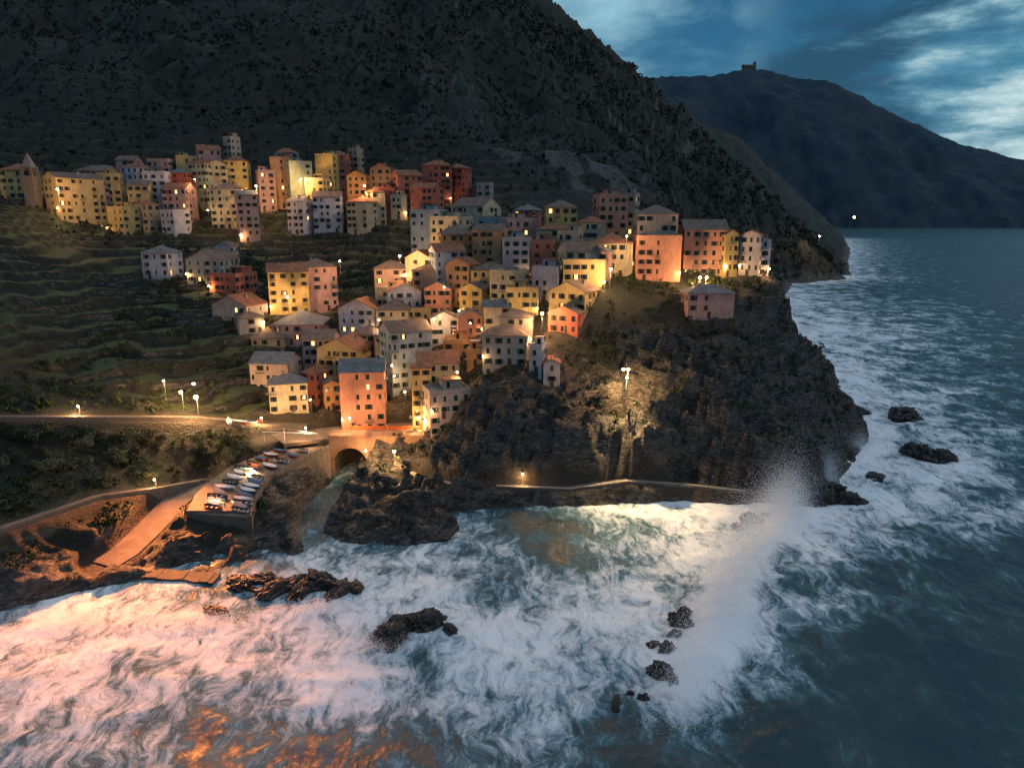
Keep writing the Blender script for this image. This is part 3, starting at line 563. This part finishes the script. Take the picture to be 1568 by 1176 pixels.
# ---------------------------------------------------------------- sea rocks
ROCKM=simple('wet_rock',(.050,.043,.038),(.020,.018,.017),.7,.5,.9,.35)
def rock(x,y,sx,sy,h,seed,z=0):
    bm=bmesh.new(); bmesh.ops.create_icosphere(bm,subdivisions=5,radius=1)
    off=Vector((seed*7.3,seed*3.1,1))
    for v in bm.verts:
        p=v.co.copy(); r=1+.5*(mn.fractal(p*1.3+off,1,2,4))+.22*(1-abs(mn.noise(p*3+off))*2)+.12*(1-abs(mn.noise(p*8+off))*2)
        c=p*r; v.co=Vector((c.x*sx,c.y*sy,c.z*h+ .25*h*((c.z*3+c.x)%1.0)))
    me=D.meshes.new('sea_rock'); bm.to_mesh(me); bm.free(); me.materials.append(ROCKM); o=newobj('sea_rock',me); o.location=(x,y,z); o.rotation_euler=(0,0,seed)
rk=[(1385,640,6,4,2.6),(1420,702,5.5,3.5,2.8),(1345,735,4.5,2.5,1.0),(1300,768,3,2,1.5),(1320,632,3,2,1.0),(1275,755,3,2,2),(600,975,3.2,2.2,1.3),(650,955,3.2,2.0,1.6),(690,965,1.5,1,.6),(620,955,2.4,2,1.0),(1042,955,2.0,1.4,1.2),(1022,998,1.6,1.2,1.0),(1012,1035,2.1,1.5,1.3),(1030,1048,1.3,1,.8),(985,1072,.8,.7,.7),(945,1078,1.4,.7,.4),(965,1065,.6,.5,.5),(1150,800,2.8,2,1.4),(1175,795,1.6,1.5,1.1),(1130,808,1.5,1,.7),(1000,990,1,.8,.6),(1050,940,1.2,1,.8),(1035,975,1.1,1,.8),
(370,895,3,1.8,.9),(430,900,4,1.8,1.1),(490,893,4,2,1.4),(520,905,3,1.6,.9),(330,935,2,1,.5),(460,905,3,1.5,.9),(400,890,3,1.5,.9),(545,900,2,1.2,.7),(1250,765,3.5,3,3)]
for i,(u,v,sx,sy,h) in enumerate(rk):
    x,y,_=S0(u,v); rock(x,y,sx,sy,h,i*1.7+1)
# ---------------------------------------------------------------- vegetation
def foliage(name,n,xr,yr,quads,rad,leaf,mat,cond,seed):
    r=np.random.default_rng(seed); x=r.uniform(*xr,n);y=r.uniform(*yr,n)
    z,d,rock_,tread_,cl_,pm_=land(x,y,True); k=cond(x,y,z,d,rock_,tread_,cl_,pm_,r); x,y,z=x[k],y[k],z[k];n=len(x)
    sc=r.uniform(.5,1.35,n)*(rad if np.isscalar(rad) else rad(x,y)); c=r.normal(0,1,(n,quads,3)); c/=np.linalg.norm(c,axis=2,keepdims=True); c*=r.uniform(.45,1,(n,quads,1))
    c=c*sc[:,None,None]*np.array([1,1,.8]); c[...,2]+=sc[:,None]*.45; c+=np.stack([x,y,z],-1)[:,None,:]
    c=c.reshape(-1,3); N=len(c); a=r.normal(0,1,(N,3)); a/=np.linalg.norm(a,axis=1,keepdims=True); b=np.cross(a,r.normal(0,1,(N,3))); b/=np.linalg.norm(b,axis=1,keepdims=True)
    s=np.repeat(sc,quads)[:,None]*leaf*r.uniform(.6,1.3,(N,1)); a*=s;b*=s*.7
    V=np.stack([c-a,c-b,c+a,c+b],1).reshape(-1,3); me=D.meshes.new(name); raw(me,V,np.arange(N*4).reshape(-1,4)); me.materials.append(mat); return newobj(name,me)
def leafmat(name,c1,c2,c3):
    n=NT(name); p=n.pos(); a=n.noise(p,.11,4); b=n.noise(p,1.1,3); col=n.mix(n.mapr(a,.4,.6),c1,c2); col=n.mix(n.mapr(b,.5,.75),col,c3); return n.fin(col,.8,.15)
LM=leafmat('shrub_leaves',(.020,.034,.013),(.042,.056,.022),(.075,.092,.036)); FM=leafmat('forest_leaves',(.017,.023,.015),(.033,.039,.025),(.050,.054,.035)); OM=leafmat('olive_leaves',(.05,.065,.04),(.08,.095,.055),(.12,.13,.08))
HX=np.array([o.location[:2] for o in D.objects if o.name.startswith(('row_house','pink_house','clifftop','church'))])
def nohouse(x,y,r=6): return np.min(np.hypot(x[:,None]-HX[None,:,0],y[:,None]-HX[None,:,1]),axis=1)>r
foliage('hillside_shrubs',26000,(-135,125),(118,300),14,.9,.42,LM,lambda x,y,z,d,ro,tr,cl,pm,r:(z>4)&(pm<.05)&(d>6)&(r.random(len(x))<np.where(tr>.4,.04,.7)*np.where(fbm(x/9,y/9,3,66)>.47,1,.22)*(1-cl*.6))&nohouse(x,y,5.5),3)
foliage('mountain_forest',46000,(-520,420),(290,1000),8,lambda x,y:1.2+(y-290)/420,.5,FM,lambda x,y,z,d,ro,tr,cl,pm,r:(z>4)&(d>5)&(fbm(x/40,y/40,3,67)+r.uniform(-.3,.3,len(x))>.42)&(np.abs(x/y)<.8)&(crag(x,y)<r.uniform(0,.5,len(x)))&nohouse(x,y,7),4)
def treemesh(seed,h,r):
    rnd=random.Random(seed);P=Part();Lf=Part();P.cyl((0,0,-.5),(.1,0,h*.45),.16,.1,6);tips=[]
    for k in range(6):
        a=k*1.05+rnd.random()*.6; t=Vector((math.cos(a)*r*.6,math.sin(a)*r*.6,h*rnd.uniform(.6,.9))); P.cyl((.1,0,h*.38),t,.08,.03,5); tips.append(t)
    tips.append(Vector((0,0,h*.9)))
    for t in tips:
        for _ in range(55):
            d=Vector((rnd.gauss(0,1),rnd.gauss(0,1),rnd.gauss(0,.7))).normalized()*rnd.uniform(.2,1)*r*.5; c=t+d
            a=Vector((rnd.gauss(0,1),rnd.gauss(0,1),rnd.gauss(0,1))).normalized()*.24; b=a.orthogonal().normalized()*.14; Lf.q(c-a,c-b,c+a,c+b)
    return joinmesh('olive_tree',[(P,WOOD),(Lf,OM)])
TM=[treemesh(k,rh,rr) for k,(rh,rr) in enumerate(((3.6,2.0),(4.4,2.4),(3,1.8)))]
rt=random.Random(5);cnt=0
for _ in range(400):
    if cnt>=46: break
    u=rt.uniform(-10,380);v=rt.uniform(655,740); x,y,z=S(u,v,rt.uniform(150,186)); g=lz(x,y)
    if abs(g-z)>3 or float(coastd(np.array([x]),np.array([y]))[0])<6 or min(pline(np.array([x]),np.array([y]),roads[k][0])[0][0] for k in ('road','path','rampl','plaza'))<3.6 or pline(np.array([x]),np.array([y]),RC)[0][0]<8: continue
    o=newobj('olive_tree',TM[cnt%3]); o.location=(x,y,g); o.rotation_euler=(0,0,rt.uniform(0,6)); o.scale=(rt.uniform(.7,1.1),)*3; cnt+=1
print('veg',cnt,time.time()-T0)
# ---------------------------------------------------------------- sky, sun, camera
Wd=D.worlds.new("World"); SC.world=Wd; Wd.use_nodes=True; nt=Wd.node_tree
class WN(NT):
    def __init__(s,t): s.t=t;s.n=t.nodes;s.l=t.links
w=WN(nt); bg=nt.nodes['Background']; tc=w.node('ShaderNodeTexCoord').outputs['Generated']; sep=w.node('ShaderNodeSeparateXYZ'); nt.links.new(tc,sep.inputs[0]); zz=sep.outputs[2]
sky=w.node('ShaderNodeTexSky',sky_type='NISHITA'); sky.sun_disc=False; sky.sun_elevation=math.radians(3); sky.sun_rotation=math.radians(105)
mp=w.node('ShaderNodeMapping'); nt.links.new(tc,mp.inputs[0]); mp.inputs['Scale'].default_value=(1,1,2.2); mp.inputs['Location'].default_value=(.3,.1,.25)
mq=w.node('ShaderNodeMapping'); nt.links.new(tc,mq.inputs[0]); mq.inputs['Scale'].default_value=(1,1,3.6); mq.inputs['Location'].default_value=(.9,.4,.1)
c1=w.noise(mp.outputs[0],2.2,6,.5,.1); c2=w.noise(mp.outputs[0],5.0,7,.55,.15); c3=w.noise(mq.outputs[0],6.5,9,.62,.1)
def lobe(dx,dy,dz,a,b):
    v=Vector((dx,dy,dz)).normalized(); n=w.node('ShaderNodeVectorMath',operation='DOT_PRODUCT'); nm=w.node('ShaderNodeVectorMath',operation='NORMALIZE'); nt.links.new(tc,nm.inputs[0]); nt.links.new(nm.outputs[0],n.inputs[0]); n.inputs[1].default_value=v
    return w.mapr(n.outputs['Value'],a,b)
def gap(lb,k,lo,hi): return w.mapr(w.math('ADD',w.math('MULTIPLY',lb,k),c3),lo,hi)
base=w.mix(w.mapr(zz,0,.4),(.045,.19,.31),(.009,.090,.22))
col=w.mix(w.mapr(c1,.44,.66),base,(.05,.21,.34)); col=w.mix(w.mapr(c2,.44,.62,0,.8),col,(.014,.062,.12))
lb=lobe(.14,1.09,.30,.975,1.0); col=w.mix(w.math('MULTIPLY',lb,w.mapr(c2,.34,.62),clamp=True),col,(.30,.56,.68))
lb=lobe(.92,1.0,.17,.93,1.0); col=w.mix(gap(lb,.30,.58,.86),col,(.16,.38,.50)); col=w.mix(gap(lb,.30,.70,.98),col,(.70,.84,.84))
col=w.mix(w.mapr(zz,.45,.9),col,(.36,.48,.62))  # brighter zenith above the frame, added as ambient fill
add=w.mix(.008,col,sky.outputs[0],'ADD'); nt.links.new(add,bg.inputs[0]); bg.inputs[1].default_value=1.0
sun=D.lights.new('sun','SUN'); sun.energy=.5; sun.angle=math.radians(25); sun.color=(1,.95,.92); so=newobj('sun',sun); so.rotation_euler=(-Vector((.75,-.2,.65))).to_track_quat('-Z','Y').to_euler()
cam=D.cameras.new("Camera"); co=newobj("Camera",cam); co.location=(0,0,70); co.rotation_euler=(math.radians(90-13.2),0,0); cam.sensor_width=36; cam.lens=36/1568*1088; cam.clip_end=90000; SC.camera=co
SC.view_settings.view_transform='Standard'; SC.view_settings.look='None'; SC.view_settings.exposure=0
print('done',time.time()-T0)
